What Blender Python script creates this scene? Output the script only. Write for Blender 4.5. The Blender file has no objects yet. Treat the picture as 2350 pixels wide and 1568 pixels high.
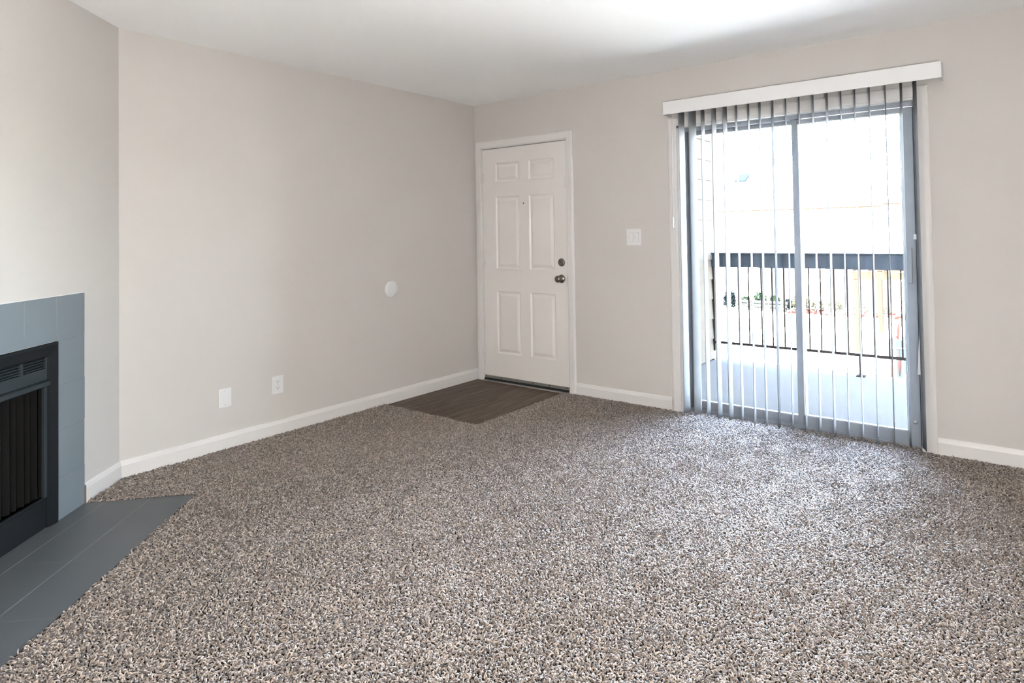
import bpy, bmesh, math, random
import numpy as np
from mathutils import Vector, Matrix

random.seed(7)
SC = bpy.context.scene
COL = SC.collection
PI = math.pi

# ------------------------------------------------------------------ camera
CAM = dict(f=1462.84, cx=1265.14, cy=505.40, X=3.924, Y=-4.1937, Z=1.282, yaw=.6338, pitch=.0213, roll=-.0162)


def camera():
    q = CAM
    cy, sy = math.cos(q['yaw']), math.sin(q['yaw'])
    fwd, right, up = Vector((-sy, cy, 0)), Vector((cy, sy, 0)), Vector((0, 0, 1))
    cp, sp = math.cos(q['pitch']), math.sin(q['pitch'])
    f2, u2 = fwd * cp + up * sp, up * cp - fwd * sp
    cr, sr = math.cos(q['roll']), math.sin(q['roll'])
    r3, u3 = right * cr + u2 * sr, u2 * cr - right * sr
    cam = bpy.data.cameras.new('camera')
    o = bpy.data.objects.new('camera', cam)
    COL.objects.link(o)
    m = Matrix((r3, u3, -f2)).transposed().to_4x4()
    m.translation = Vector((q['X'], q['Y'], q['Z']))
    o.matrix_world = m
    cam.sensor_fit = 'HORIZONTAL'
    cam.sensor_width = 36.0
    cam.lens = 36.0 * q['f'] / 2350.0
    cam.shift_x = (1175.0 - q['cx']) / 2350.0
    cam.shift_y = -(784.0 - q['cy']) / 2350.0
    cam.clip_start, cam.clip_end = .05, 300
    SC.camera = o
    return r3, u3, f2


RIGHT, UP, FWD = camera()

# ------------------------------------------------------------------ world, sun, exposure
SKY_STRENGTH = 31.0
SUN_STRENGTH = 85.0
FILL_STRENGTH = 196.0

SC.view_settings.view_transform = 'Standard'
SC.view_settings.look = 'None'
SC.view_settings.exposure = 0.0
SC.view_settings.gamma = 1.0
SC.view_settings.use_curve_mapping = False
SC.cycles.max_bounces = 10
SC.cycles.diffuse_bounces = 6
SC.cycles.transparent_max_bounces = 24
SC.cycles.sample_clamp_indirect = 0.0
SC.cycles.caustics_reflective = False
SC.cycles.caustics_refractive = False
SC.cycles_curves.shape = 'THICK'
SC.cycles_curves.subdivisions = 2

SUN_ELEV, SUN_AZ = math.radians(50), math.radians(8)      # the sun stands behind the building


def world():
    w = bpy.data.worlds.new('sky')
    SC.world = w
    w.use_nodes = True
    nt = w.node_tree
    nt.nodes.clear()
    out = nt.nodes.new('ShaderNodeOutputWorld')
    bg = nt.nodes.new('ShaderNodeBackground')
    sky = nt.nodes.new('ShaderNodeTexSky')
    sky.sky_type = 'NISHITA'
    sky.sun_disc = False
    sky.sun_elevation = SUN_ELEV
    sky.sun_rotation = PI + SUN_AZ
    sky.air_density, sky.dust_density, sky.ozone_density = 1.0, 2.0, 1.0
    hs = nt.nodes.new('ShaderNodeHueSaturation')
    hs.inputs['Saturation'].default_value = .68
    nt.links.new(sky.outputs[0], hs.inputs['Color'])
    nt.links.new(hs.outputs[0], bg.inputs['Color'])
    bg.inputs['Strength'].default_value = SKY_STRENGTH
    nt.links.new(bg.outputs[0], out.inputs[0])
    s = bpy.data.lights.new('sun', 'SUN')
    s.energy = SUN_STRENGTH
    s.angle = math.radians(.6)
    s.color = (1, .95, .87)
    so = bpy.data.objects.new('sun', s)
    COL.objects.link(so)
    d = Vector((math.sin(SUN_AZ) * math.cos(SUN_ELEV), math.cos(SUN_AZ) * math.cos(SUN_ELEV), -math.sin(SUN_ELEV)))
    so.rotation_euler = d.to_track_quat('-Z', 'Y').to_euler()
    so.location = (0, -20, 25)


def portal():
    a = bpy.data.lights.new('slider_portal', 'AREA')
    a.shape = 'RECTANGLE'
    a.size, a.size_y = 1.47, 2.0
    a.cycles.is_portal = True
    o = bpy.data.objects.new('slider_portal', a)
    COL.objects.link(o)
    o.location = (2.71, .155, 1.02)
    o.rotation_euler = (-PI / 2, 0, 0)         # faces the room


world()
portal()

# ------------------------------------------------------------------ materials
MATS = {}


def rgb(r, g, b):
    f = lambda c: ((c / 255) / 12.92 if c / 255 <= .04045 else ((c / 255 + .055) / 1.055) ** 2.4)
    return (f(r), f(g), f(b), 1)


def mat(name, color, rough=.6, metal=0.0, spec=.5, bump=None, vary=None, coat=0):
    """bump=(scale, strength, distance[, detail]); vary=(scale, amount)"""
    if name in MATS:
        return MATS[name]
    m = bpy.data.materials.new(name)
    m.use_nodes = True
    nt = m.node_tree
    b = nt.nodes['Principled BSDF']
    b.inputs['Base Color'].default_value = color
    b.inputs['Roughness'].default_value = rough
    b.inputs['Metallic'].default_value = metal
    b.inputs['Specular IOR Level'].default_value = spec
    b.inputs['Coat Weight'].default_value = coat
    tc = nt.nodes.new('ShaderNodeTexCoord')
    if bump:
        n = nt.nodes.new('ShaderNodeTexNoise')
        n.inputs['Scale'].default_value = bump[0]
        n.inputs['Detail'].default_value = bump[3] if len(bump) > 3 else 3
        nt.links.new(tc.outputs['Object'], n.inputs['Vector'])
        bp = nt.nodes.new('ShaderNodeBump')
        bp.inputs['Strength'].default_value = bump[1]
        bp.inputs['Distance'].default_value = bump[2]
        nt.links.new(n.outputs[0], bp.inputs['Height'])
        nt.links.new(bp.outputs[0], b.inputs['Normal'])
    if vary:
        n = nt.nodes.new('ShaderNodeTexNoise')
        n.inputs['Scale'].default_value = vary[0]
        n.inputs['Detail'].default_value = 4
        nt.links.new(tc.outputs['Object'], n.inputs['Vector'])
        mr = nt.nodes.new('ShaderNodeMapRange')
        mr.inputs['To Min'].default_value = 1 - vary[1]
        mr.inputs['To Max'].default_value = 1 + vary[1]
        nt.links.new(n.outputs[0], mr.inputs['Value'])
        mx = nt.nodes.new('ShaderNodeMix')
        mx.data_type = 'RGBA'
        mx.blend_type = 'MULTIPLY'
        mx.inputs['Factor'].default_value = 1
        mx.inputs[6].default_value = color
        nt.links.new(mr.outputs[0], mx.inputs[7])
        nt.links.new(mx.outputs[2], b.inputs['Base Color'])
    MATS[name] = m
    return m


M_WALL = mat('beige_wall_paint', (.552, .529, .505, 1), .75, spec=.25, bump=(170, .10, .002))
M_CEIL = mat('white_ceiling_texture', (.93, .93, .93, 1), .9, spec=.1, bump=(95, .22, .004, 5))
M_TRIM = mat('white_trim_paint', (.66, .643, .63, 1), .38, spec=.4)
M_DOOR = mat('white_door_paint', (.70, .675, .65, 1), .4, spec=.4, bump=(60, .03, .001))
M_PLAST = mat('white_plastic', (.68, .68, .685, 1), .32)
M_GAP = mat('grey_gap', (.30, .30, .30, 1), .7)
M_SLOT = mat('dark_slot', (.05, .05, .05, 1), .7)
M_NICKEL = mat('brushed_nickel', (.24, .22, .195, 1), .30, metal=1.0)
M_SWEEP = mat('bronze_aluminium_sweep', (.10, .10, .09, 1), .42, metal=.6)
M_SWEEPL = mat('dull_aluminium', (.33, .32, .30, 1), .42, metal=.7)
M_BRUSH = mat('black_rubber', (.012, .012, .012, 1), .6)
M_ALU = mat('mill_aluminium', (.27, .29, .32, 1), .5, metal=.3, vary=(14, .10), spec=.2)
M_ALUL = mat('light_aluminium_bead', (.40, .42, .44, 1), .35, metal=.4)
M_GASKET = mat('dark_gasket', (.03, .03, .035, 1), .6)
M_VALANCE = mat('valance_pvc', (.74, .74, .745, 1), .45)
M_TILE = mat('grey_blue_tile', (.165, .195, .222, 1), .42, spec=.45, bump=(28, .05, .002), vary=(5, .05))
M_HEARTH = mat('shaded_hearth_tile', (.085, .094, .100, 1), .42, spec=.4, bump=(28, .05, .002), vary=(5, .05))  # same paint as the surround tiles, with the hearth's shade put into the colour
M_HGROUT = mat('pale_hearth_grout', (.22, .245, .255, 1), .8)
M_GROUT = mat('grey_grout', (.185, .213, .238, 1), .8)
M_BLACK = mat('black_stove_enamel', (.006, .0075, .009, 1), .6, spec=.15, bump=(320, .06, .001))
M_BLACK2 = mat('charcoal_stove_enamel', (.020, .026, .030, 1), .6, spec=.2, bump=(320, .06, .001))
M_SOOT = mat('sooty_firebox', (.010, .010, .010, 1), .9, spec=.1)
M_CURT = mat('spark_mesh', (.006, .0055, .005, 1), .8, spec=.1)
M_RAW = mat('raw_wood_end', (.21, .14, .08, 1), .8)
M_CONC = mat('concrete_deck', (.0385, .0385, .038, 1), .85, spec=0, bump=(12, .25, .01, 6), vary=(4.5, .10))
M_RAIL = mat('dark_painted_railing', (.017, .0205, .0265, 1), .7, spec=0, vary=(9, .5))
M_BAR = mat('black_steel_bar', (.011, .0085, .0075, 1), .6, spec=0)
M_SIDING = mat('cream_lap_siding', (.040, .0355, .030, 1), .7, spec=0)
M_STUCCO = mat('pale_stucco', (.78, .74, .70, 1), .9, spec=0, bump=(20, .2, .01))
M_FASCIA = mat('tan_fascia', (.0075, .0048, .0027, 1), .7, spec=0)
M_SHINGLE = mat('pale_shingle', (.62, .60, .57, 1), .9, spec=0, vary=(8, .15))
M_LAWN = mat('dry_pale_lawn', (.45, .44, .385, 1), .95, spec=0, vary=(2.2, .12))
M_MULCH = mat('red_mulch', (.013, .0030, .0024, 1), .95, spec=0)
M_LEAF = mat('shrub_green', (.003, .0055, .0028, 1), .8, spec=0, vary=(8, .3))
M_LEAFP = mat('pale_flower_bush', (.013, .013, .008, 1), .8, spec=0, vary=(14, .35))
M_LEAFD = mat('dark_shrub', (.0011, .0019, .0021, 1), .8, spec=0, vary=(8, .3))
M_TIMBER = mat('weathered_timber', (.008, .0079, .0076, 1), .85, spec=0)
M_CEDAR = mat('orange_cedar', (.0138, .0092, .0062, 1), .7, spec=0, vary=(6, .12))
M_PLAYB = mat('sky_blue_plastic', (.0075, .0115, .014, 1), .4, spec=0)
M_PLAYR = mat('red_plastic', (.014, .0048, .004, 1), .4, spec=0)
M_PLAYG = mat('pale_grey_plastic', (.017, .017, .0165, 1), .4, spec=0)
M_SKYL = mat('blue_grey_skylight', (.005, .0065, .008, 1), .5, spec=0)


def brick_material():
    m = bpy.data.materials.new('pale_brick')
    m.use_nodes = True
    nt = m.node_tree
    b = nt.nodes['Principled BSDF']
    b.inputs['Roughness'].default_value = .9
    b.inputs['Specular IOR Level'].default_value = 0
    tc = nt.nodes.new('ShaderNodeTexCoord')
    sep = nt.nodes.new('ShaderNodeSeparateXYZ')
    cmb = nt.nodes.new('ShaderNodeCombineXYZ')
    br = nt.nodes.new('ShaderNodeTexBrick')
    br.inputs['Color1'].default_value = (.0155, .0146, .0143, 1)
    br.inputs['Color2'].default_value = (.0162, .0150, .0147, 1)
    br.inputs['Mortar'].default_value = (.018, .0175, .017, 1)
    br.inputs['Scale'].default_value = 1.0
    br.inputs['Brick Width'].default_value = .4
    br.inputs['Row Height'].default_value = .14
    br.inputs['Mortar Size'].default_value = .015
    nt.links.new(tc.outputs['Object'], sep.inputs[0])
    nt.links.new(sep.outputs[0], cmb.inputs[0])
    nt.links.new(sep.outputs[2], cmb.inputs[1])
    nt.links.new(cmb.outputs[0], br.inputs['Vector'])
    nt.links.new(br.outputs[0], b.inputs['Base Color'])
    return m


M_BRICK = brick_material()


def chip_variation(m):
    # patches of pale bark among the red chips
    nt = m.node_tree
    b = nt.nodes['Principled BSDF']
    tc = nt.nodes.new('ShaderNodeTexCoord')
    n = nt.nodes.new('ShaderNodeTexNoise')
    n.inputs['Scale'].default_value = 2.6
    n.inputs['Detail'].default_value = 6
    rp = nt.nodes.new('ShaderNodeValToRGB')
    e = rp.color_ramp.elements
    e[0].position, e[0].color = .46, (.015, .0035, .0028, 1)
    e[1].position, e[1].color = .54, (.035, .030, .027, 1)
    nt.links.new(tc.outputs['Object'], n.inputs['Vector'])
    nt.links.new(n.outputs[0], rp.inputs[0])
    nt.links.new(rp.outputs[0], b.inputs['Base Color'])


chip_variation(M_MULCH)


def vinyl_material():
    m = bpy.data.materials.new('dark_wood_vinyl')
    m.use_nodes = True
    nt = m.node_tree
    b = nt.nodes['Principled BSDF']
    b.inputs['Roughness'].default_value = .5
    b.inputs['Specular IOR Level'].default_value = .2
    tc = nt.nodes.new('ShaderNodeTexCoord')
    mp = nt.nodes.new('ShaderNodeMapping')
    mp.inputs['Scale'].default_value = (16, 1.3, 1)
    n = nt.nodes.new('ShaderNodeTexNoise')
    n.inputs['Scale'].default_value = 2.3
    n.inputs['Detail'].default_value = 8
    n.inputs['Roughness'].default_value = .62
    n.inputs['Distortion'].default_value = .6
    rp = nt.nodes.new('ShaderNodeValToRGB')
    e = rp.color_ramp.elements
    e[0].position, e[0].color = .34, (.044, .030, .020, 1)
    e[1].position, e[1].color = .68, (.150, .107, .078, 1)
    br = nt.nodes.new('ShaderNodeTexBrick')
    br.inputs['Color1'].default_value = (.86, .86, .86, 1)
    br.inputs['Color2'].default_value = (1.12, 1.1, 1.08, 1)
    br.inputs['Mortar'].default_value = (.45, .43, .4, 1)
    br.inputs['Scale'].default_value = 1
    br.inputs['Brick Width'].default_value = .92
    br.inputs['Row Height'].default_value = .152
    br.inputs['Mortar Size'].default_value = .0012
    sep = nt.nodes.new('ShaderNodeSeparateXYZ')
    cmb = nt.nodes.new('ShaderNodeCombineXYZ')
    mx = nt.nodes.new('ShaderNodeMix')
    mx.data_type = 'RGBA'
    mx.blend_type = 'MULTIPLY'
    mx.inputs['Factor'].default_value = 1
    L = nt.links.new
    L(tc.outputs['Object'], mp.inputs[0])
    L(mp.outputs[0], n.inputs['Vector'])
    L(n.outputs[0], rp.inputs[0])
    L(tc.outputs['Object'], sep.inputs[0])
    L(sep.outputs[1], cmb.inputs[0])
    L(sep.outputs[0], cmb.inputs[1])
    L(cmb.outputs[0], br.inputs['Vector'])
    L(rp.outputs[0], mx.inputs[6])
    L(br.outputs[0], mx.inputs[7])
    L(mx.outputs[2], b.inputs['Base Color'])
    return m


M_VINYL = vinyl_material()


def vane_material():
    m = bpy.data.materials.new('translucent_white_vane')
    m.use_nodes = True
    nt = m.node_tree
    nt.nodes.clear()
    out = nt.nodes.new('ShaderNodeOutputMaterial')
    d = nt.nodes.new('ShaderNodeBsdfDiffuse')
    d.inputs['Color'].default_value = (.29, .30, .315, 1)
    t = nt.nodes.new('ShaderNodeBsdfTranslucent')
    t.inputs['Color'].default_value = (.30, .32, .34, 1)
    g = nt.nodes.new('ShaderNodeBsdfGlossy')
    g.inputs['Roughness'].default_value = .35
    mx, mx2 = nt.nodes.new('ShaderNodeMixShader'), nt.nodes.new('ShaderNodeMixShader')
    mx.inputs[0].default_value = .18
    mx2.inputs[0].default_value = .006
    L = nt.links.new
    L(d.outputs[0], mx.inputs[1])
    L(t.outputs[0], mx.inputs[2])
    L(mx.outputs[0], mx2.inputs[1])
    L(g.outputs[0], mx2.inputs[2])
    L(mx2.outputs[0], out.inputs[0])
    return m


M_VANE = vane_material()


def glass_material():
    m = bpy.data.materials.new('clear_pane')
    m.use_nodes = True
    nt = m.node_tree
    nt.nodes.clear()
    out = nt.nodes.new('ShaderNodeOutputMaterial')
    tr = nt.nodes.new('ShaderNodeBsdfTransparent')
    tr.inputs['Color'].default_value = (.96, .975, .97, 1)
    gl = nt.nodes.new('ShaderNodeBsdfGlossy')
    gl.inputs['Roughness'].default_value = .02
    fr = nt.nodes.new('ShaderNodeFresnel')
    fr.inputs['IOR'].default_value = 1.35
    mx = nt.nodes.new('ShaderNodeMixShader')
    L = nt.links.new
    L(fr.outputs[0], mx.inputs[0])
    L(tr.outputs[0], mx.inputs[1])
    L(gl.outputs[0], mx.inputs[2])
    L(mx.outputs[0], out.inputs[0])
    return m


M_GLASS = glass_material()


def yarn_material():
    m = bpy.data.materials.new('frieze_yarn')
    m.use_nodes = True
    nt = m.node_tree
    nt.nodes.clear()
    out = nt.nodes.new('ShaderNodeOutputMaterial')
    d = nt.nodes.new('ShaderNodeBsdfPrincipled')
    d.inputs['Roughness'].default_value = .40
    d.inputs['Specular IOR Level'].default_value = 1.0
    d.inputs['Sheen Weight'].default_value = .95
    d.inputs['Sheen Roughness'].default_value = .4
    a = nt.nodes.new('ShaderNodeAttribute')
    a.attribute_name = 'tint'
    nt.links.new(a.outputs['Color'], d.inputs['Base Color'])
    nt.links.new(d.outputs[0], out.inputs[0])
    return m


M_YARN = yarn_material()
M_BACKING = mat('carpet_backing', (.028, .021, .017, 1), .95, spec=.05, bump=(420, .8, .006), vary=(260, .45))

# ------------------------------------------------------------------ helpers


class MB:
    """Collects shapes and links them as ONE mesh object."""

    def __init__(self):
        self.bm = bmesh.new()

    def _merge(self, b2):
        me = bpy.data.meshes.new('tmp')
        b2.to_mesh(me)
        b2.free()
        self.bm.from_mesh(me)
        bpy.data.meshes.remove(me)
        return self

    def box(self, x0, x1, y0, y1, z0, z1, bevel=0, seg=2, mtx=None):
        b = bmesh.new()
        bmesh.ops.create_cube(b, size=1)
        for v in b.verts:
            v.co = Vector((x0 + (v.co.x + .5) * (x1 - x0), y0 + (v.co.y + .5) * (y1 - y0), z0 + (v.co.z + .5) * (z1 - z0)))
        if bevel:
            bmesh.ops.bevel(b, geom=list(b.edges), offset=bevel, segments=seg, profile=.5, affect='EDGES')
        if mtx is not None:
            b.transform(mtx)
        return self._merge(b)

    def prism(self, pts, axis, a0, a1):
        """polygon pts (2D) extruded along axis from a0 to a1"""
        b = bmesh.new()
        mk = {'x': lambda p, a: (a, p[0], p[1]), 'y': lambda p, a: (p[0], a, p[1]), 'z': lambda p, a: (p[0], p[1], a)}[axis]
        lo = [b.verts.new(mk(p, a0)) for p in pts]
        hi = [b.verts.new(mk(p, a1)) for p in pts]
        n = len(pts)
        b.faces.new(lo)
        b.faces.new(hi)
        for i in range(n):
            b.faces.new((lo[i], lo[(i + 1) % n], hi[(i + 1) % n], hi[i]))
        bmesh.ops.recalc_face_normals(b, faces=list(b.faces))
        return self._merge(b)

    def lathe(self, prof, origin, axis=(0, -1, 0), n=28):
        """prof: list of (radius, distance along axis)"""
        b = bmesh.new()
        ax = Vector(axis).normalized()
        u = ax.orthogonal().normalized()
        w = ax.cross(u)
        rings = []
        for r, d in prof:
            if r < 1e-6:
                rings.append([b.verts.new(Vector(origin) + ax * d)])
            else:
                rings.append([b.verts.new(Vector(origin) + ax * d + (u * math.cos(2 * PI * k / n) + w * math.sin(2 * PI * k / n)) * r) for k in range(n)])
        for r0, r1 in zip(rings, rings[1:]):
            for k in range(n):
                a, c = r0[k % len(r0)], r0[(k + 1) % len(r0)]
                d, e = r1[(k + 1) % len(r1)], r1[k % len(r1)]
                vs = []
                for v in (a, c, d, e):
                    if v not in vs:
                        vs.append(v)
                if len(vs) > 2:
                    b.faces.new(vs)
        for ring in (rings[0], rings[-1]):
            if len(ring) > 2:
                b.faces.new(ring)
        bmesh.ops.recalc_face_normals(b, faces=list(b.faces))
        for f in b.faces:
            f.smooth = True
        return self._merge(b)

    def tube(self, pts, r, n=10):
        b = bmesh.new()
        pts = [Vector(p) for p in pts]
        rings = []
        for i, p in enumerate(pts):
            t = (pts[min(i + 1, len(pts) - 1)] - pts[max(i - 1, 0)]).normalized()
            u = t.cross(Vector((.31, .87, .23))).normalized()
            w = t.cross(u)
            rr = r[i] if isinstance(r, (list, tuple)) else r
            rings.append([b.verts.new(p + (u * math.cos(2 * PI * k / n) + w * math.sin(2 * PI * k / n)) * rr) for k in range(n)])
        for r0, r1 in zip(rings, rings[1:]):
            for k in range(n):
                b.faces.new((r0[k], r0[(k + 1) % n], r1[(k + 1) % n], r1[k]))
        b.faces.new(rings[0])
        b.faces.new(rings[-1])
        bmesh.ops.recalc_face_normals(b, faces=list(b.faces))
        for f in b.faces:
            f.smooth = len(f.verts) == 4
        return self._merge(b)

    def faces(self, verts, faces, smooth=False):
        b = bmesh.new()
        vs = [b.verts.new(v) for v in verts]
        for f in faces:
            nf = b.faces.new([vs[i] for i in f])
            nf.smooth = smooth
        return self._merge(b)

    def build(self, name, material, parent=None):
        me = bpy.data.meshes.new(name)
        self.bm.to_mesh(me)
        self.bm.free()
        mats = material if isinstance(material, (list, tuple)) else [material]
        for m in mats:
            me.materials.append(m)
        o = bpy.data.objects.new(name, me)
        COL.objects.link(o)
        if parent is not None:
            o.parent = parent
        return o


def tag(o, label=None, cat=None, group=None, kind=None):
    if label:
        o['label'] = label
    if cat:
        o['category'] = cat
    if group:
        o['group'] = group
    if kind:
        o['kind'] = kind
    return o


def empty(name, loc=(0, 0, 0), rz=0.0, **kw):
    o = bpy.data.objects.new(name, None)
    o.empty_display_size = .1
    COL.objects.link(o)
    o.location = loc
    o.rotation_euler = (0, 0, rz)
    return tag(o, **kw)


def struct(name, mb, m, label, cat):
    return tag(mb.build(name, m), label, cat, kind='structure')


def copy_tree(o, parent=None):
    c = o.copy()
    COL.objects.link(c)
    if parent is not None:
        c.parent = parent
    for ch in [x for x in bpy.data.objects if x.parent == o]:
        copy_tree(ch, c)
    return c


# ------------------------------------------------------------------ room numbers (metres; wall with the doors is y = 0, left wall x = 0)
H = 2.44
ANG = .7345                                   # the fireplace wall leaves the left wall at this angle
LW = 2.8021                                   # length of the left wall
DD = Vector((math.sin(ANG), -math.cos(ANG), 0))   # along the fireplace wall
DN = Vector((math.cos(ANG), math.sin(ANG), 0))    # out of it into the room
D_RZ = math.atan2(DD.y, DD.x)
D_LEN = 1.95
DX0, DX1 = .082, 1.004                        # entry door opening
SX0, SX1, SZ1 = 1.965, 3.455, 2.035           # sliding door opening
REAR, RIGHTX = -6.3, 4.75
D_END = Vector((0, -LW, 0)) + DD * D_LEN

# ------------------------------------------------------------------ shell
mb = MB()
mb.box(-.15, DX0, 0, .16, 0, H).box(DX0, DX1, 0, .16, 2.045, H).box(DX1, SX0, 0, .16, 0, H)
mb.box(SX0, SX1, 0, .16, SZ1, H).box(SX1, RIGHTX + .15, 0, .16, 0, H)
struct('wall_back', mb, M_WALL, 'beige painted wall holding the white entry door and the sliding glass door', 'wall')
struct('wall_left', MB().box(-.15, 0, -LW, 0, 0, H), M_WALL, 'plain beige wall with the outlets and the round white disc', 'wall')

wd = MB()
FB0, FB1 = .56, 1.385
wd.box(-.10, FB0, -.15, 0, 0, H).box(FB1, D_LEN + .02, -.15, 0, 0, H).box(FB0, FB1, -.15, 0, .78, H)
o = struct('wall_corner', wd, M_WALL, 'angled beige wall above and beside the corner fireplace', 'wall')
o.location, o.rotation_euler = (0, -LW, 0), (0, 0, D_RZ)

struct('wall_rear_left', MB().box(D_END.x - .15, D_END.x, REAR, D_END.y, 0, H), M_WALL, 'beige wall running back from the fireplace wall', 'wall')
struct('wall_rear', MB().box(D_END.x - .15, RIGHTX + .15, REAR - .15, REAR, 0, H), M_WALL, 'beige wall at the back of the living room', 'wall')
struct('wall_right', MB().box(RIGHTX, RIGHTX + .15, REAR, 0, 0, H), M_WALL, 'beige wall to the right of the sliding door', 'wall')
struct('ceiling', MB().box(-.15, RIGHTX + .15, REAR - .15, .16, H, H + .12), M_CEIL, 'white lightly textured ceiling', 'ceiling')
struct('floor', MB().box(-.15, RIGHTX + .15, REAR - .15, .16, -.12, 0), M_GROUT, 'floor slab under the carpet', 'floor')

VX, VY = .955, -1.035                          # vinyl patch inside the entry door
struct('floor_entry', MB().box(0.0, VX, VY, .05, .0005, .004), M_VINYL, 'patch of dark wood-look vinyl planks in front of the entry door', 'floor')

# baseboards
BH, BT = .100, .014


def base_prof(s=1):
    return [(0, .002), (s * BT, .002), (s * BT, BH - .026), (s * BT * .62, BH - .008), (s * BT * .35, BH), (0, BH)]


struct('baseboard_left', MB().prism([(p[0], p[1]) for p in base_prof()], 'y', -LW - .004, 0), M_TRIM, 'white baseboard along the plain left wall', 'baseboard')
mb = MB().prism([(-p[0], p[1]) for p in base_prof()], 'x', 1.07, 1.894)
struct('baseboard_back', mb, M_TRIM, 'white baseboard between the entry door and the sliding door', 'baseboard')
mb = MB().prism([(-p[0], p[1]) for p in base_prof()], 'x', 3.522, RIGHTX)
struct('baseboard_right', mb, M_TRIM, 'white baseboard right of the sliding door', 'baseboard')
mb = MB().prism([(p[0], p[1]) for p in base_prof()], 'x', -.004, .303)
o = struct('baseboard_corner', mb, M_TRIM, 'short white baseboard ending at the grey fireplace tiles', 'baseboard')
o.location, o.rotation_euler = (0, -LW, 0), (0, 0, D_RZ)
e_ = MB().box(.303, .3135, .0, BT - .002, .002, BH - .012).build('raw_end', M_RAW, o)
e_['label'] = 'brown unpainted cut end'

# ------------------------------------------------------------------ entry door
door = empty('door_1', (0, 0, 0), label='white six-panel entry door with nickel knob and deadbolt', cat='door', kind='structure')


def casing(x0, x1, zt, w, name, parent, m, t=.016, y=0.0, zb=.004):
    """one continuous casing: x0, x1 inner edges, zt inner top"""
    prof = [(0, 0), (0, t * .72), (w * .12, t * .9), (w * .55, t), (w * .80, t * .95), (w * .93, t * .72), (w, t * .45), (w, 0)]   # (outward, towards room)
    mb = MB()
    verts, faces = [], []
    for a, d in prof:
        verts += [(x0 - a, y - d, zb), (x0 - a, y - d, zt + a), (x1 + a, y - d, zt + a), (x1 + a, y - d, zb)]
    n = len(prof)
    for i in range(n):
        j = (i + 1) % n
        for k in range(3):
            faces.append((i * 4 + k, j * 4 + k, j * 4 + k + 1, i * 4 + k + 1))
    faces.append(tuple(i * 4 for i in range(n)))
    faces.append(tuple(i * 4 + 3 for i in reversed(range(n))))
    mb.faces(verts, faces)
    bmesh.ops.recalc_face_normals(mb.bm, faces=list(mb.bm.faces))
    return mb.build(name, m, parent)


casing(DX0, DX1, 2.045, .064, 'casing', door, M_TRIM)
jb = MB().box(DX0 - .0, DX0 + .006, .001, .15, .004, 2.045).box(DX1 - .006, DX1, .001, .15, .004, 2.045).box(DX0, DX1, .001, .15, 2.039, 2.045)
jb.box(DX0 + .006, DX0 + .018, .052, .09, .004, 2.04).box(DX1 - .018, DX1 - .006, .052, .09, .004, 2.04).box(DX0, DX1, .052, .09, 2.027, 2.039)
jb.build('jamb', M_TRIM, door)


def six_panel(x0, x1, z0, z1, yf, yb):
    xs = [x0, .238, .503, .607, .868, x1]
    zs = [z0, .252, .790, .985, 1.612, 1.740, 1.905, z1]
    verts, faces = [], []

    def quad(*pts):
        i = len(verts)
        verts.extend(pts)
        faces.append(tuple(range(i, i + 4)))

    for i in range(5):
        for j in range(7):
            a, b, c, d = xs[i], xs[i + 1], zs[j], zs[j + 1]
            if i in (1, 3) and j in (1, 3, 5):
                rings = [(0, 0), (.010, .0085), (.018, .0085), (.040, .0015)]
                for (i0, d0), (i1, d1) in zip(rings, rings[1:]):
                    o_ = [(a + i0, yf + d0, c + i0), (b - i0, yf + d0, c + i0), (b - i0, yf + d0, d - i0), (a + i0, yf + d0, d - i0)]
                    n_ = [(a + i1, yf + d1, c + i1), (b - i1, yf + d1, c + i1), (b - i1, yf + d1, d - i1), (a + i1, yf + d1, d - i1)]
                    for k in range(4):
                        quad(o_[k], o_[(k + 1) % 4], n_[(k + 1) % 4], n_[k])
                i1, d1 = rings[-1]
                quad((a + i1, yf + d1, c + i1), (b - i1, yf + d1, c + i1), (b - i1, yf + d1, d - i1), (a + i1, yf + d1, d - i1))
            else:
                quad((a, yf, c), (b, yf, c), (b, yf, d), (a, yf, d))
    quad((x0, yf, z0), (x0, yf, z1), (x0, yb, z1), (x0, yb, z0))
    quad((x1, yf, z0), (x1, yb, z0), (x1, yb, z1), (x1, yf, z1))
    quad((x0, yf, z1), (x1, yf, z1), (x1, yb, z1), (x0, yb, z1))
    quad((x0, yf, z0), (x0, yb, z0), (x1, yb, z0), (x1, yf, z0))
    quad((x0, yb, z0), (x0, yb, z1), (x1, yb, z1), (x1, yb, z0))
    mb = MB().faces(verts, faces)
    bmesh.ops.remove_doubles(mb.bm, verts=list(mb.bm.verts), dist=1e-5)
    bmesh.ops.recalc_face_normals(mb.bm, faces=list(mb.bm.faces))
    return mb


slab = six_panel(.0915, .9945, .014, 2.033, .006, .050).build('door_slab', M_DOOR, door)
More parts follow.
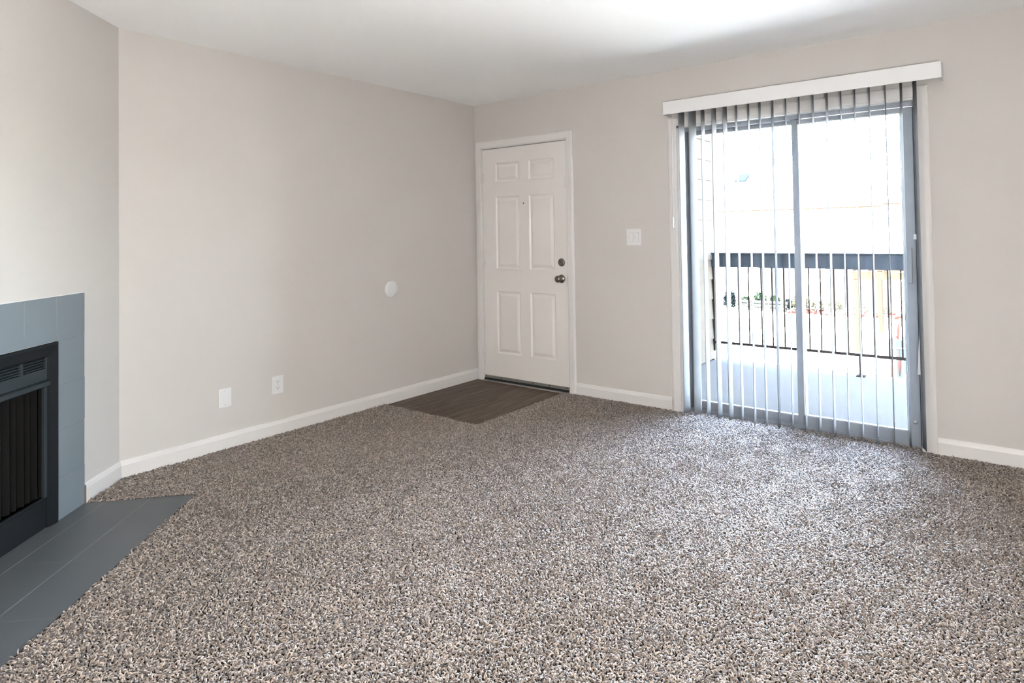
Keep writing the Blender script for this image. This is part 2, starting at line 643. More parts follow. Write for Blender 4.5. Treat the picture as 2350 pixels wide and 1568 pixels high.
# knob: rosette, neck and ball
kx, kz = .933, .917
knob = MB().lathe([(0, 0), (.034, 0), (.0345, .004), (.031, .010), (.020, .013), (.0125, .016), (.0115, .030), (.0155, .036), (.0245, .044), (.0275, .054), (.0265, .063), (.020, .069), (.010, .0715), (0, .072)], (kx, .006, kz)).build('door_knob', M_NICKEL, door)
dbz = 1.049
db = MB().lathe([(0, 0), (.0325, 0), (.033, .005), (.029, .011), (.022, .013), (.0, .0135)], (.935, .006, dbz)).build('deadbolt', M_NICKEL, door)
MB().box(.917, .953, -.022, -.007, dbz - .0095, dbz + .0015, .003).build('thumb_turn', M_NICKEL, db)
MB().lathe([(0, 0), (.0065, 0), (.0065, .002), (.004, .003), (.0035, .0015), (0, .0015)], (.550, .006, 1.544), n=16).build('peephole', M_SWEEP, door)
for hz in (.257, 1.014, 1.778):
    h = MB()
    for k in range(5):
        h.lathe([(0, -.0085), (.006, -.0085), (.006, .0085), (0, .0085)], (.0865, -.0145 + .004, hz - .036 + k * .018), (0, 0, 1), n=14)
    h.box(.0805, .106, -.006, .0045, hz - .045, hz + .045, .001)
    h.build('hinge', M_TRIM, door)
MB().box(.983, 1.022, -.024, -.002, 1.655, 1.735, .004).build('night_latch', M_TRIM, door)
MB().box(.995, 1.0, -.001, .006, .885, .945, .001).build('strike_plate', M_NICKEL, door)
sw = MB().box(.093, .993, -.004, .006, .019, .052, .0015).build('door_sweep', M_SWEEPL, door)
MB().box(.093, .993, -.009, -.002, .010, .030, .002).build('sweep_seal', M_BRUSH, sw)
for k in range(6):
    MB().lathe([(0, 0), (.005, 0), (.0045, .002), (0, .0025)], (.112 + k * .172, -.004, .043), n=12).build('sweep_screw', M_BRUSH, sw)
MB().prism([(-.026, .004), (.05, .004), (.05, .013), (-.012, .013), (-.022, .009)], 'x', .0885, .9985).build('threshold', M_SWEEPL, door)

# ------------------------------------------------------------------ sliding glass door
slider = empty('door_2', (0, 0, 0), label='aluminium sliding glass door opening to the balcony', cat='door', kind='structure')
casing(SX0, SX1, SZ1, .067, 'casing', slider, M_TRIM, t=.014)
jm = MB().box(SX0, SX0 + .012, .0, .158, .004, SZ1).box(SX1 - .012, SX1, 0, .158, .004, SZ1).box(SX0, SX1, 0, .158, SZ1 - .012, SZ1)
jm.build('jamb', M_TRIM, slider)
fr = MB()
fr.box(SX0 + .012, SX0 + .040, .055, .15, -.01, SZ1 - .012, .001).box(SX1 - .022, SX1 - .012, .055, .15, -.01, SZ1 - .012, .001)
fr.box(SX0 + .012, SX1 - .012, .055, .15, 1.997, SZ1 - .012, .001)
fr.box(SX0 + .012, SX1 - .012, .055, .15, -.012, .018, .001)
fr.box(SX0 + .012, SX1 - .012, .100, .106, .018, .034).box(SX0 + .012, SX1 - .012, .062, .068, .018, .030)
fr.build('frame', M_ALU, slider)


def sash(name, x0, x1, y0, y1, z0, z1, ls, rs, bot, top):
    p = MB()
    p.box(x0, x0 + ls, y0, y1, z0, z1, .002).box(x1 - rs, x1, y0, y1, z0, z1, .002)
    p.box(x0 + ls, x1 - rs, y0, y1, z0, z0 + bot, .002).box(x0 + ls, x1 - rs, y0, y1, z1 - top, z1, .002)
    s = p.build(name, M_ALU, slider)
    g = .007
    b = MB()
    ym = (y0 + y1) / 2
    b.box(x0 + ls, x1 - rs, y0 - .001, ym, z0 + bot, z0 + bot + g).box(x0 + ls, x1 - rs, y0 - .001, ym, z1 - top - g, z1 - top)
    b.box(x0 + ls, x0 + ls + g, y0 - .001, ym, z0 + bot, z1 - top).box(x1 - rs - g, x1 - rs, y0 - .001, ym, z0 + bot, z1 - top)
    b.build('glazing_bead', M_ALUL, s)
    MB().box(x0 + ls, x1 - rs, ym, ym + .004, z0 + bot, z1 - top).build('pane', M_GLASS, s)
    return s


fixed = sash('fixed_panel', SX0 + .040, 2.788, .104, .134, .020, 1.996, .045, .045, .052, .020)
slide = sash('sliding_panel', 2.742, SX1 - .018, .064, .094, .024, 1.994, .036, .066, .066, .026)
MB().box(SX1 - .022, SX1 - .013, .050, .066, .02, 1.99).build('weather_strip', M_GASKET, slider)
MB().box(3.385, 3.412, .050, .064, .955, 1.165, .004).build('pull_handle', M_ALU, slide)
MB().lathe([(0, 0), (.011, 0), (.011, .002), (.005, .004), (0, .004)], (3.405, .064, .150), n=16).build('roller_screw', M_ALUL, slide)
MB().box(SX1 - .030, SX1 - .010, .03, .055, 1.215, 1.245, .002).build('latch_keeper', M_PLAST, slider)

# ------------------------------------------------------------------ vertical blind
blind = empty('vertical_blind', (2.757, -.06, 2.197), label='white vertical blind with open vanes under a straight valance over the sliding door', cat='window blind')
bo = Vector((2.757, -.06, 2.197))


def local(mbuild):
    mbuild.bm.transform(Matrix.Translation(-bo))
    return mbuild


v = MB().box(1.916, 3.598, -.113, -.110, 2.107, 2.197, .0008).box(1.916, 1.919, -.110, -.001, 2.107, 2.197).box(3.595, 3.598, -.110, -.001, 2.107, 2.197)
v.box(1.916, 3.598, -.110, -.001, 2.194, 2.197).box(1.916, 3.598, -.110, -.105, 2.107, 2.111)
local(v).build('valance', M_VALANCE, blind)
local(MB().box(1.945, 3.570, -.085, -.045, 2.142, 2.180, .003)).build('headrail', M_VALANCE, blind)
VANES = [(2.032, -3.6), (2.113, -12.4), (2.190, 5.9), (2.270, 1.6), (2.346, 1.3), (2.424, 9.6), (2.507, 10.3), (2.581, 9.0), (2.662, 7.0), (2.745, 10.3), (2.827, 9.3), (2.909, 6.2), (2.991, 3.5), (3.070, 7.2), (3.147, 6.2), (3.226, 5.2), (3.310, 6.4), (3.393, 15.5), (3.462, 19.0)]
for i, (vx, th) in enumerate(VANES):
    th = math.radians(th)
    dx, dy = -math.sin(th), math.cos(th)
    nx, ny = dy, -dx
    n, w, sag, t = 10, .0885, .0042, .0007
    zb, zt = .032 + random.uniform(-.004, .004), 2.135
    verts, faces = [], []
    nz = 12
    for side in (0, 1):
        for j in range(nz + 1):
            z = zb + (zt - zb) * j / nz
            for k in range(n + 1):
                s = k / n - .5
                off = sag * (1 - 4 * s * s) + (t if side else 0)
                tw = math.sin(j / nz * PI) * .0012 * math.sin(i * 1.7)
                verts.append((vx + dx * s * w + nx * (off + tw), -.065 + dy * s * w + ny * (off + tw), z))
    N = (nz + 1) * (n + 1)
    for j in range(nz):
        for k in range(n):
            a = j * (n + 1) + k
            faces.append((a, a + 1, a + n + 2, a + n + 1))
            faces.append((N + a, N + a + n + 1, N + a + n + 2, N + a + 1))
    for k in range(n):
        faces.append((k, N + k, N + k + 1, k + 1))
        a = nz * (n + 1) + k
        faces.append((a, a + 1, N + a + 1, N + a))
    for j in range(nz):
        a = j * (n + 1)
        faces.append((a, a + n + 1, N + a + n + 1, N + a))
        a += n
        faces.append((a, N + a, N + a + n + 1, a + n + 1))
    local(MB().faces(verts, faces, True)).build('vane', M_VANE, blind)
    st = MB().box(vx - .006, vx + .006, -.070, -.060, 2.128, 2.145)
    local(st).build('vane_clip', M_PLAST, blind)
# pull cord with its weight, left of the vanes
cd = local(MB().tube([(1.972, -.082, 2.14), (1.968, -.082, 1.8), (1.963, -.082, 1.385)], .0016, 8)).build('pull_cord', M_PLAST, blind)
local(MB().lathe([(0, 0), (.003, 0), (.0052, .012), (.0058, .07), (.004, .078), (0, .078)], (1.9625, -.082, 1.388), (0, 0, -1), 14)).build('cord_weight', M_PLAST, cd)

# the loose strip hanging askew by the right jamb
sp = MB()
sp.faces([(3.472, -.012, 1.12), (3.490, -.012, 1.12), (3.431, -.018, .445), (3.449, -.018, .445), (3.472, -.009, 1.12), (3.490, -.009, 1.12), (3.431, -.015, .445), (3.449, -.015, .445)],
         [(0, 1, 3, 2), (5, 4, 6, 7), (0, 4, 5, 1), (2, 3, 7, 6), (0, 2, 6, 4), (1, 5, 7, 3)])
tag(sp.build('hanging_strip', M_PLAST), 'narrow white strip hanging slightly askew behind the last blind vane', 'strip')

# ------------------------------------------------------------------ wall plates
def plate_frame(px, py, pz, rz):
    return Matrix.Translation((px, py, pz)) @ Matrix.Rotation(rz, 4, 'Z')


# blank plate and outlet on the left wall: local x runs along the wall, local y comes out of it
bp = empty('blank_wall_plate', (0, -2.239, .316), -PI / 2, label='blank white wall plate low on the left wall, nearer the fireplace', cat='wall plate')
MB().box(-.039, .039, 0, .0065, -.056, .056, .003, 3).build('plate', M_PLAST, bp)
for s in (-1, 1):
    MB().lathe([(0, 0), (.0036, 0), (.0030, .0012), (0, .0014)], (0, .0063, s * .042), (0, 1, 0), 12).build('screw', M_ALUL, bp)

ol = empty('power_outlet', (0, -1.898, .328), -PI / 2, label='white duplex power outlet low on the left wall, nearer the entry door', cat='outlet')
MB().box(-.039, .039, 0, .0065, -.057, .057, .003, 3).build('plate', M_PLAST, ol)
for s in (-1, 1):
    f = MB().box(-.0168, .0168, .003, .0085, s * .0195 - .0142, s * .0195 + .0142, .0045, 3).build('receptacle', M_PLAST, ol)
    MB().box(-.0085, -.0060, .0080, .0088, s * .0195 + .000, s * .0195 + .0085).build('slot', M_SLOT, f)
    MB().box(.0055, .0080, .0080, .0088, s * .0195 + .000, s * .0195 + .0085).build('slot', M_SLOT, f)
    MB().lathe([(0, 0), (.0030, 0), (.0030, .0006), (0, .0006)], (0, .0083, s * .0195 - .0062), (0, 1, 0), 14).build('ground_hole', M_SLOT, f)
MB().lathe([(0, 0), (.0030, 0), (.0025, .0012), (0, .0014)], (0, .0063, 0), (0, 1, 0), 12).build('screw', M_SWEEPL, ol)

dc = MB().lathe([(0, 0), (.064, 0), (.064, .003), (.061, .006), (.03, .0068), (0, .007)], (0, -.955, .875), (1, 0, 0), 48)
tag(dc.build('wall_disc', M_PLAST), 'round white door-bumper disc stuck on the left wall', 'wall disc')

ls = empty('light_switch', (1.607, 0, 1.247), PI, label='white double rocker light switch between the entry door and the blind', cat='light switch')
MB().box(-.0625, .0625, 0, .0065, -.061, .061, .003, 3).build('plate', M_PLAST, ls)
for s in (-1, 1):
    MB().prism([(.005, -.034), (.0098, -.034), (.0070, 0), (.0092, .034), (.005, .034)], 'x', s * .0235 - .0168, s * .0235 + .0168).build('rocker', M_PLAST, ls)
    MB().box(s * .0235 - .0182, s * .0235 + .0182, .0055, .0067, -.0352, .0352).build('rocker_gap', M_GAP, ls)

# ------------------------------------------------------------------ fireplace (local x along the wall, local y out of it)
fp = empty('fireplace', (0, -LW, 0), D_RZ, label='corner fireplace with black louvred metal insert in a grey tile surround', cat='fireplace')
T0, T1, TT = .315, 1.630, 1.030
O0, O1, OT = .515, 1.430, .828
g = .0016
tiles = MB()
leg_z = [.003, .200, .415, .624, .828]
for x0, x1 in ((T0, O0), (O1, T1)):
    for a, b in zip(leg_z, leg_z[1:]):
        jit = random.uniform(-.0015, .0015) if x0 == T0 else 0
        tiles.box(x0 + g + jit, x1 - g, .001, .0125, a + g, b - g, .0012)
xs = [T0, .520, .727, .934, 1.141, 1.348, T1]
for a, b in zip(xs, xs[1:]):
    tiles.box(a + g, b - g, .001, .0125, OT + g, TT, .0012)
sr = tiles.build('surround', M_TILE, fp)
gr = MB().box(T0 + .004, O0, .0, .0110, .003, TT - .003).box(O1, T1 - .004, .0, .0110, .003, TT - .003).box(O0, O1, 0, .0110, OT, TT - .003)
gr.build('grout', M_GROUT, sr)
MB().box(T0 - .003, T0 + .001, 0, .006, .003, TT + .002).box(T0 - .003, T1 + .003, 0, .006, TT, TT + .004).build('caulk', M_TRIM, sr)

# metal insert
fl = MB()
prof = [(0, -.002), (0, .017), (.010, .021), (.052, .014), (.060, .006), (.060, -.002)]


def ring(mb, x0, x1, z0, z1, prof):
    verts, faces = [], []
    for a, d in prof:
        verts += [(x0 + a, d, z0), (x0 + a, d, z1 - a), (x1 - a, d, z1 - a), (x1 - a, d, z0)]
    n = len(prof)
    for i in range(n - 1):
        for k in range(3):
            faces.append((i * 4 + k, (i + 1) * 4 + k, (i + 1) * 4 + k + 1, i * 4 + k + 1))
    mb.faces(verts, faces)


ring(fl, O0, O1, .006, OT - .004, prof)
bmesh.ops.recalc_face_normals(fl.bm, faces=list(fl.bm.faces))
fl.build('insert_frame', M_BLACK, fp)
I0, I1 = O0 + .060, O1 - .060
# upper panel with five louvre groups
LZ0, LZ1 = .716, .800
gx = [(I0 + .010 + k * .157, I0 + .010 + k * .157 + .138) for k in range(5)]
up = MB()
up.box(I0, I1, -.004, .006, LZ1, .822)
up.box(I0, I1, -.004, .006, .664, LZ0)
ed = [I0] + [c for ab in gx for c in ab] + [I1]
for k in range(0, len(ed), 2):
    up.box(ed[k], ed[k + 1], -.004, .006, LZ0, LZ1)
up.build('upper_panel', M_BLACK2, fp)
for a, b in gx:
    lv = MB()
    for k in range(7):
        z = LZ0 + .007 + k * .0118
        lv.prism([(-.010, z + .0045), (-.010, z + .0035), (.004, z - .0035), (.0055, z - .0030), (.0055, z - .0005)], 'x', a, b)
    lv.build('louver', M_BLACK2, fp)
MB().box(I0, I1, -.03, -.026, LZ0 - .01, LZ1 + .01).build('louver_back', M_SOOT, fp)
hd = MB().prism([(-.004, .634), (.008, .634), (.020, .640), (.020, .658), (.012, .662), (-.004, .662)], 'x', I0, I1)
hd.build('hood', M_BLACK2, fp)
for a in (I0, I1 - .020):
    MB().box(a, a + .020, -.004, .007, .142, .634, .001).build('side_strip', M_BLACK2, fp)
lo = MB().box(I0, I1, -.004, .004, .008, .134, .001).prism([(-.004, .134), (.007, .134), (.010, .140), (.006, .146), (-.004, .146)], 'x', I0, I1)
lo.build('lower_panel', M_BLACK, fp)
fb = MB()
fa_, fc_, ft_ = FB0 + .0006, FB1 - .0006, .7795
fb.faces([(fa_, -.004, .0), (fc_, -.004, .0), (fc_, -.004, ft_), (fa_, -.004, ft_), (I0 + .06, -.42, .0), (I1 - .06, -.42, .0), (I1 - .06, -.42, ft_), (I0 + .06, -.42, ft_)],
         [(0, 4, 7, 3), (1, 2, 6, 5), (4, 5, 6, 7), (0, 1, 5, 4), (3, 7, 6, 2)])
fb.build('firebox', M_SOOT, fp)
mid = (I0 + I1) / 2
for a, b in ((I0 + .02, mid - .004), (mid + .004, I1 - .02)):
    verts, faces = [], []
    n = 90
    for j in range(2):
        for k in range(n + 1):
            s = k / n
            amp = .010 if j == 0 else .007
            y = -.028 + amp * math.sin(s * 2 * PI * 9 + .6 * math.sin(s * 31)) + .003 * math.sin(s * 57)
            verts.append((a + (b - a) * s, y, .148 if j == 0 else .640))
    for k in range(n):
        faces.append((k, k + 1, n + 2 + k, n + 1 + k))
    MB().faces(verts, faces, True).build('spark_curtain', M_CURT, fp)

# hearth tiles, flush with the floor in front of the fireplace
hh = empty('hearth', (0, -LW, 0), D_RZ, label='grey painted tile hearth flush with the floor before the fireplace', cat='hearth')
HN = .512


def tedge(n):
    return .318 - .08 * n


rows = [(.0, .105), (.105, .309), (.309, HN)]
ht = MB()
for ri, (n0, n1) in enumerate(rows):
    cuts = [.50, .908, 1.316] if ri else [.66, 1.07, 1.48]
    ts = [None] + cuts + [1.66]
    for a, b in zip(ts, ts[1:]):
        a0 = tedge(n0) if a is None else a
        a1 = tedge(n1) if a is None else a
        q, qt = .0017, .0008
        ht.prism([(a0 + qt, n0 + q), (b - qt, n0 + q), (b - qt, n1 - q), (a1 + qt, n1 - q)], 'z', .0008, .0072)
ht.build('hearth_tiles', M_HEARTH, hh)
MB().prism([(tedge(0) + .002, .001), (1.658, .001), (1.658, HN - .002), (tedge(HN) + .002, HN - .002)], 'z', .0004, .0069).build('hearth_grout', M_HGROUT, hh)

# ------------------------------------------------------------------ carpet: backing plus frieze pile
cb = MB()
P = lambda t, n: (DD.x * t + DN.x * n, -LW + DD.y * t + DN.y * n)
poly = [(0.002, VY), (VX, VY), (VX, -.002), (SX0 + .014, -.002), (SX0 + .014, .05), (SX1 - .014, .05), (SX1 - .014, -.002), (RIGHTX - .002, -.002), (RIGHTX - .002, REAR + .002), (D_END.x + .002, REAR + .002), (D_END.x + .002, D_END.y), P(1.90, .002), P(1.664, .002), P(1.664, HN), P(tedge(HN), HN), P(tedge(0), .002), (0.002, -LW)]
cb.prism(poly, 'z', .0006, .0040)
carpet = tag(cb.build('carpet', M_BACKING), 'mottled taupe frieze carpet covering the living room floor', 'carpet', kind='stuff')


def make_pile():
    rng = np.random.default_rng(11)
    step = .0068
    gx_ = np.arange(.0, RIGHTX, step)
    gy_ = np.arange(REAR + .02, .06, step)
    X, Y = np.meshgrid(gx_, gy_)
    X = (X + rng.uniform(-.5, .5, X.shape) * step).ravel()
    Y = (Y + rng.uniform(-.5, .5, Y.shape) * step).ravel()
    dx, dy = X, Y + LW
    t = DD.x * dx + DD.y * dy
    n = DN.x * dx + DN.y * dy
    ok = (X > BT + .002) & (Y < -.017)
    ok |= (X > SX0 + .016) & (X < SX1 - .016) & (Y < .05) & (Y > -.1)
    ok &= ~((X < VX + .003) & (Y > VY - .003))
    ok &= ~((n < BT + .002) & (t < D_LEN))
    te = .318 - .08 * np.maximum(n, 0)
    ok &= ~((n < HN + .004) & (t > te - .005) & (t < 1.664))
    ok &= ~((t >= D_LEN) & (X < D_END.x))
    X, Y = X[ok], Y[ok]
    N = len(X)

    def lowfreq(seed, scale, terms=7):
        r = np.random.default_rng(seed)
        out = np.zeros(N)
        for _ in range(terms):
            a, k, ph = r.uniform(0, 2 * PI), scale * r.uniform(.6, 1.7), r.uniform(0, 2 * PI)
            out += np.sin(k * (X * math.cos(a) + Y * math.sin(a)) + ph)
        return out / math.sqrt(terms)

    lean_dir = rng.uniform(0, 2 * PI, N) * .8 + 1.2 * lowfreq(1, 9) + .7 * lowfreq(2, 38)
    flat = .5 + .22 * lowfreq(3, 5.5) + .18 * lowfreq(4, 22)            # how far the yarn lies over (tread marks)
    flat = np.clip(flat + rng.normal(0, .30, N), 0, 1)
    Ln = rng.uniform(.012, .022, N)
    curl = rng.normal(0, 1.25, N)
    K = 5
    pts = np.zeros((N, K, 3))
    pts[:, 0, 0], pts[:, 0, 1], pts[:, 0, 2] = X, Y, .002
    az, el = lean_dir.copy(), 1.35 - .35 * flat
    for k in range(1, K):
        seg = Ln / (K - 1)
        pts[:, k, 0] = pts[:, k - 1, 0] + seg * np.cos(el) * np.cos(az)
        pts[:, k, 1] = pts[:, k - 1, 1] + seg * np.cos(el) * np.sin(az)
        pts[:, k, 2] = pts[:, k - 1, 2] + seg * np.sin(el)
        az = az + curl * .55
        el = el - (.25 + .42 * flat)
    pts[:, :, 2] = np.maximum(pts[:, :, 2], .003)
    r0 = rng.uniform(.0015, .0025, N)
    taper = np.array([.8, 1.0, 1.0, .85, .18])
    rad = r0[:, None] * taper[None, :]
    # yarn colours: mostly warm taupe, some pale, some brown
    base = np.array([.160, .113, .080])
    pale = np.array([.345, .275, .222])
    brown = np.array([.050, .029, .019])
    c = rng.uniform(0, 1, N) + .07 * lowfreq(5, 3.0)
    col = np.where((c < .50)[:, None], base, np.where((c < .78)[:, None], pale, brown))
    col = col * rng.uniform(.82, 1.14, N)[:, None]
    hc = bpy.data.hair_curves.new('carpet_pile')
    hc.add_curves([K] * N)
    hc.attributes['position'].data.foreach_set('vector', pts.astype(np.float32).ravel())
    ra = hc.attributes.get('radius') or hc.attributes.new('radius', 'FLOAT', 'POINT')
    ra.data.foreach_set('value', rad.astype(np.float32).ravel())
    ca = hc.attributes.new('tint', 'FLOAT_COLOR', 'CURVE')
    ca.data.foreach_set('color', np.concatenate([col, np.ones((N, 1))], 1).astype(np.float32).ravel())
    hc.materials.append(M_YARN)
    o = bpy.data.objects.new('carpet_pile', hc)
    COL.objects.link(o)
    o.parent = carpet
    o['kind'] = 'stuff'
    return N


N_YARN = make_pile()

# ------------------------------------------------------------------ globe light added to brighten the room (unseen, behind the camera)
def fill_glow():
    m = bpy.data.materials.new('fill_glow')
    m.use_nodes = True
    nt = m.node_tree
    nt.nodes.clear()
    out = nt.nodes.new('ShaderNodeOutputMaterial')
    e = nt.nodes.new('ShaderNodeEmission')
    e.inputs['Color'].default_value = (1, .985, .965, 1)
    e.inputs['Strength'].default_value = FILL_STRENGTH
    nt.links.new(e.outputs[0], out.inputs[0])
    return m


lp = empty('added_fill_lamp', (4.35, -4.75, .016), label='added white globe light filling the room from behind the camera, out of view', cat='fill light')
MB().lathe([(0, 0), (.14, 0), (.14, .012), (.12, .022), (.02, .03), (0, .03)], (0, 0, 0), (0, 0, 1), 36).build('base', M_NICKEL, lp)
MB().lathe([(.011, .028), (.011, .60), (.05, .605), (.055, .64), (0, .64)], (0, 0, 0), (0, 0, 1), 18).build('pole', M_NICKEL, lp)
MB().lathe([(.2 * math.sin(PI * k / 16), .63 + .2 - .2 * math.cos(PI * k / 16)) for k in range(17)], (0, 0, 0), (0, 0, 1), 32).build('globe', fill_glow(), lp)

# ------------------------------------------------------------------ balcony
struct('balcony_floor', MB().box(1.20, 5.2, .16, 2.20, -.20, -.045), M_CONC, 'pale concrete balcony floor outside the sliding door', 'balcony floor')
sd = MB()
SXW = 1.352
for k in range(15):
    z = -.045 + k * .2025 + .024
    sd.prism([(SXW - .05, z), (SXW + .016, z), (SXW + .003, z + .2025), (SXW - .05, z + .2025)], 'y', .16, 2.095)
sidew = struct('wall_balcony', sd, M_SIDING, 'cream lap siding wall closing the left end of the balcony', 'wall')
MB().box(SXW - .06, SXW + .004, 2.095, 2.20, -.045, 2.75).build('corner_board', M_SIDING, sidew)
struct('balcony_ceiling', MB().box(1.2, 5.2, .16, 2.30, 2.72, 2.80), M_STUCCO, 'pale underside of the roof over the balcony', 'balcony ceiling')

rail = empty('balcony_railing', (1.36, 2.08, -.045), label='dark balcony railing with a wide top board and thin bars', cat='railing')
ro = Vector((1.36, 2.08, -.045))


def rl(mb):
    mb.bm.transform(Matrix.Translation(-ro))
    return mb


rl(MB().box(1.360, 5.15, 2.062, 2.098, .915, 1.048, .003).box(1.360, 5.15, 2.045, 2.115, 1.048, 1.060, .002)).build('top_board', M_RAIL, rail)
rl(MB().box(1.362, 5.15, 2.068, 2.092, .134, .158, .001)).build('bottom_rail', M_BAR, rail)
bx = [1.40, 1.516, 1.633, 1.735, 1.861, 1.966, 2.079, 2.188, 2.307, 2.412, 2.53, 2.642, 2.751, 2.857, 2.975, 3.077]
while bx[-1] < 5.0:
    bx.append(bx[-1] + .113)
for x in bx:
    rl(MB().box(x - .0055, x + .0055, 2.0735, 2.0865, .150, .92)).build('baluster', M_BAR, rail)
rl(MB().box(1.356, 1.378, 2.070, 2.090, .06, 1.05, .001)).build('wall_bracket', M_BAR, rail)
for x in (2.74, 4.6):
    f = rl(MB().box(x - .013, x + .013, 2.067, 2.093, -.042, .14, .001)).build('foot_post', M_BAR, rail)
    rl(MB().box(x - .035, x + .035, 2.045, 2.115, -.045, -.038, .001)).build('foot_plate', M_BAR, f)

# the building this room is part of: facade, lower storey and roof
fa = MB()
fa.box(-9, -.15, .0, .16, -2.9, 2.72).box(RIGHTX + .15, 5.3, 0, .16, -2.9, 2.72).box(-.15, RIGHTX + .15, 0, .16, -2.9, -.12).box(-.15, RIGHTX + .15, .0, .16, H + .12, 2.72)
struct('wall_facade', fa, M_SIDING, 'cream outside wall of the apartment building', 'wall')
struct('roof', MB().prism([(2.30, 2.80), (2.30, 2.98), (-4.5, 5.0), (-11, 3.1), (-11, 2.80)], 'x', -9, 5.3), M_SHINGLE, 'shingled roof of the apartment building', 'roof')

# ------------------------------------------------------------------ courtyard
GZ = -2.9
lw = MB().faces([(-60, .16, GZ), (60, .16, GZ), (60, 90, GZ), (-60, 90, GZ)], [(0, 1, 2, 3)])
struct('ground_lawn', lw, M_LAWN, 'sunlit pale lawn of the courtyard below the balcony', 'lawn')

bd = empty('apartment_building', (-5, 31, GZ), label='pale two-storey apartment building across the courtyard', cat='building')
bof = Vector((-5, 31, GZ))


def bl(mb):
    mb.bm.transform(Matrix.Translation(-bof))
    return mb


bl(MB().box(-26, -1.55, 31, 42, -.35, 2.40).box(-1.55, 16, 31.25, 42, -.35, 2.48)).build('upper_wall', M_STUCCO, bd)
bl(MB().box(-26, 16, 31, 42, GZ, -.35)).build('brick_wall', M_BRICK, bd)
for x in (-11.5, -8.7, -5.2, -.9):
    bl(MB().box(x, x + .9, 30.90, 31.02, GZ, -.36)).build('pilaster', M_STUCCO, bd)
bl(MB().box(-26, -1.55, 30.45, 30.5, 2.335, 2.40).box(-1.5, 16, 30.62, 30.67, 2.45, 2.515)).build('fascia', M_FASCIA, bd)
bl(MB().prism([(30.46, 2.40), (30.46, 2.43), (36.5, 5.6), (42.6, 2.43), (42.6, 2.40)], 'x', -26.3, -1.52).prism([(30.63, 2.515), (30.63, 2.55), (36.5, 5.68), (42.6, 2.55), (42.6, 2.515)], 'x', -1.52, 16.3)).build('roof', M_SHINGLE, bd)
sk = MB().box(-.35, .35, -.5, .5, 0, .12, mtx=Matrix.Translation((-9.75, 34.3, 4.45)) @ Matrix.Rotation(math.atan2(3.17, 6.04), 4, 'X'))
bl(sk).build('skylight', M_SKYL, bd)

bed = empty('flower_bed', (-4, 29.9, GZ), label='strip of red mulch bedding along the building across the courtyard', cat='flower bed')
mb = MB()
n = 60
verts, faces = [], []
for k in range(n + 1):
    x = -5.6 + 7.6 * k / n
    w = .8 + .15 * math.sin(k * .7) + .1 * math.sin(k * 1.9)
    yc = 29.35 + .25 * math.sin(k * .21)
    for q, (a, z) in enumerate(((-w, 0.01), (-w * .6, .10), (0, .16), (w * .6, .10), (w, .01))):
        verts.append((x + 4, yc - 29.9 + a, z + .03 * math.sin(k * 2.3 + q)))
for k in range(n):
    for q in range(4):
        a = k * 5 + q
        faces.append((a, a + 1, a + 6, a + 5))
mb.faces(verts, faces, True)
mb.build('mulch', M_MULCH, bed)

mp_ = MB().faces([(-.45, -.35, .01), (.4, -.3, .01), (.45, .3, .01), (-.4, .35, .01), (0, 0, .12)], [(0, 1, 4), (1, 2, 4), (2, 3, 4), (3, 0, 4)], True).build('mulch_patch', M_MULCH)
mp_.location = (-9.0, 29.0, GZ)
tag(mp_, 'small patch of red mulch left of the timber edging', 'mulch patch')
tb = MB()
for k in range(3):
    tb.box(-8.45, -5.75, 28.95 + k * .16, 29.10 + k * .16, GZ + k * .17, GZ + .15 + k * .17, .015)
tag(tb.build('timber_edging', M_TIMBER), 'stepped grey timber edging in front of the green shrubs', 'garden edging')


def shrub(name, x, y, h, w, m, label, cat, seed, group=None, nleaf=260, lift=0.0):
    r = random.Random(seed)
    verts, faces = [], []
    for _ in range(nleaf):
        a, zz = r.uniform(0, 2 * PI), r.uniform(.05, 1)
        rr = w * math.sqrt(max(0, 1 - (zz - .35) ** 2 * 1.6)) * r.uniform(.55, 1)
        c = Vector((math.cos(a) * rr, math.sin(a) * rr * .8, zz * h))
        d1 = Vector((r.uniform(-1, 1), r.uniform(-1, 1), r.uniform(-.3, 1))).normalized() * h * .15
        d2 = d1.cross(Vector((r.uniform(-1, 1), r.uniform(-1, 1), r.uniform(-1, 1)))).normalized() * h * .055
        i = len(verts)
        verts += [c - d1, c + d2, c + d1, c - d2]
        faces.append((i, i + 1, i + 2, i + 3))
    root = empty(name, (x, y, GZ + lift), label=label, cat=cat, group=group)
    MB().faces(verts, faces).build('foliage', m, root)
    MB().tube([(0, 0, -.01), (.02, 0, h * .3), (0, .02, h * .6)], [.03, .022, .01], 6).build('stem', M_TIMBER, root)


shrub('dark_shrub', -8.98, 29.75, .82, .32, M_LEAFD, 'dark blue-green shrub at the far left end of the flower bed', 'shrub', 1)
shrub('green_shrub', -8.17, 29.9, .60, .33, M_LEAF, 'low green shrub behind the left end of the timber edging', 'shrub', 2)
shrub('green_shrub', -7.36, 29.9, .84, .36, M_LEAF, 'taller green shrub behind the middle of the timber edging', 'shrub', 3)
shrub('green_shrub', -6.60, 29.9, .70, .30, M_LEAF, 'green shrub behind the right end of the timber edging', 'shrub', 4)
shrub('dark_shrub', -5.88, 29.9, .55, .22, M_LEAFD, 'small dark shrub just right of the timber edging', 'shrub', 5)
shrub('flowering_bush', -5.12, 29.3, .72, .40, M_LEAFP, 'pale yellow-green bush left of the door frame centre post', 'bush', 6, lift=.15)
shrub('flowering_bush', -4.30, 29.3, .50, .36, M_LEAFP, 'low pale bush on red mulch seen beside the centre post', 'bush', 7, lift=.15)
shrub('flowering_bush', -3.50, 29.4, .48, .38, M_LEAFP, 'pale sparse bush on red mulch right of the centre post', 'bush', 8, nleaf=140, lift=.15)
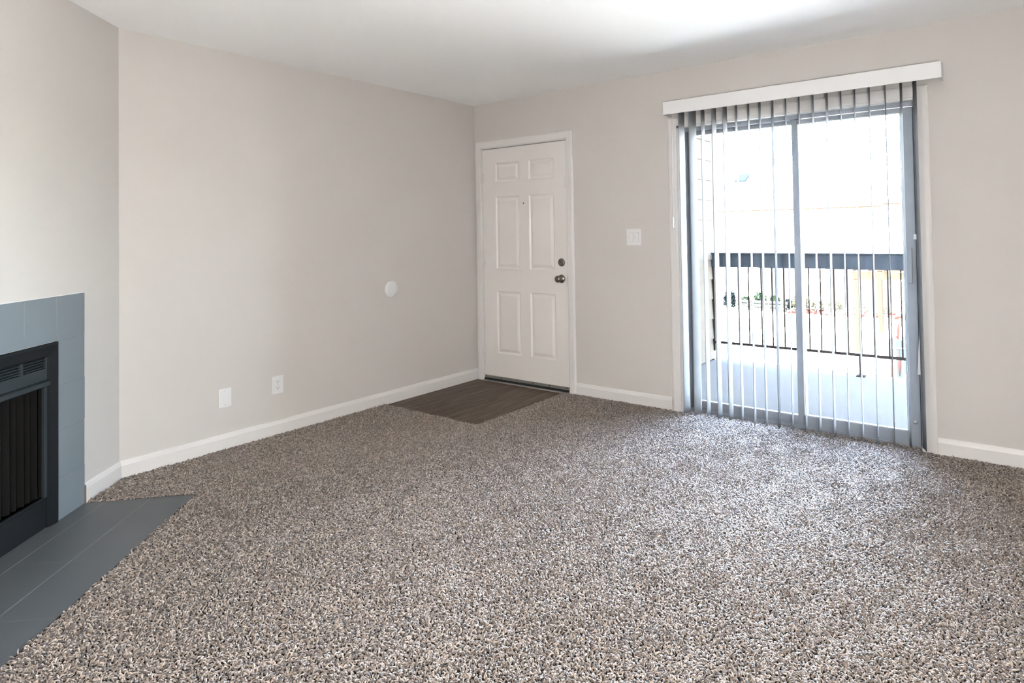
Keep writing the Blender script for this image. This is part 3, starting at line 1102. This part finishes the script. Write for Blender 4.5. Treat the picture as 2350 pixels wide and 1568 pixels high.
shrub('flowering_bush', -2.35, 29.4, .40, .34, M_LEAFP, 'small pale bush on red mulch left of the cedar posts', 'bush', 9, nleaf=120, lift=.15)
shrub('flowering_bush', -1.35, 29.4, .38, .32, M_LEAFP, 'small pale bush on red mulch between the two cedar posts', 'bush', 10, nleaf=120, lift=.15)

pg = empty('cedar_pergola', (.9, 21.8, GZ), label='orange cedar pergola standing on the courtyard lawn', cat='pergola')
po = Vector((.9, 21.8, GZ))


def pl(mb):
    mb.bm.transform(Matrix.Translation(-po))
    return mb


for x, y in ((-.60, 19.5), (-.655, 24.2), (2.5, 19.5), (2.45, 24.2)):
    pl(MB().box(x - .082, x + .082, y - .08, y + .08, GZ, -.40, .008)).build('post', M_CEDAR, pg)
for y in (19.5, 24.2):
    pl(MB().box(-.74, 2.64, y - .11, y - .06, -.42, -.185, .006).box(-.74, 2.64, y + .06, y + .11, -.42, -.185, .006)).build('beam', M_CEDAR, pg)
for k in range(8):
    x = -.70 + k * .47
    pl(MB().box(x, x + .045, 19.2, 24.5, -.15, -.02, .004)).build('rafter', M_CEDAR, pg)

ps = empty('playground_climber', (1.2, 15.2, GZ), label='blue and red playground climber with a grey slide on the lawn', cat='play equipment')
pso = Vector((1.2, 15.2, GZ))


def pp(mb):
    mb.bm.transform(Matrix.Translation(-pso))
    return mb


pp(MB().box(1.165, 1.31, 15.0, 15.06, GZ + .08, -1.70, .02).box(1.34, 1.56, 15.0, 15.06, GZ + .3, -1.60, .02)).build('side_panel', M_PLAYB, ps)
for x, y in ((1.075, 15.0), (1.62, 15.0), (1.075, 16.1), (1.62, 16.1)):
    pp(MB().tube([(x, y, GZ), (x, y, -1.62)], .022, 12)).build('post', M_PLAYR, ps)
pp(MB().box(1.06, 1.64, 14.98, 16.12, -1.95, -1.90, .01)).build('platform', M_PLAYG, ps)
ch = MB()
ch.tube([(1.245, 14.97, GZ + .25), (1.25, 14.96, -2.35), (1.245, 14.97, -1.95)], [.012, .035, .012], 12)
ch.tube([(1.20, 15.03, -1.66), (1.225, 15.03, -1.58), (1.235, 15.03, -1.44), (1.25, 15.03, -1.26)], [.045, .03, .038, .018], 12)
pp(ch).build('climbing_rail', M_PLAYR, ps)
pp(MB().prism([(1.02, -1.70), (1.04, -1.80), (1.02, GZ), (.50, GZ), (.50, GZ + .06)], 'y', 15.1, 15.5)).build('slide', M_PLAYG, ps)
print('yarns', N_YARN)
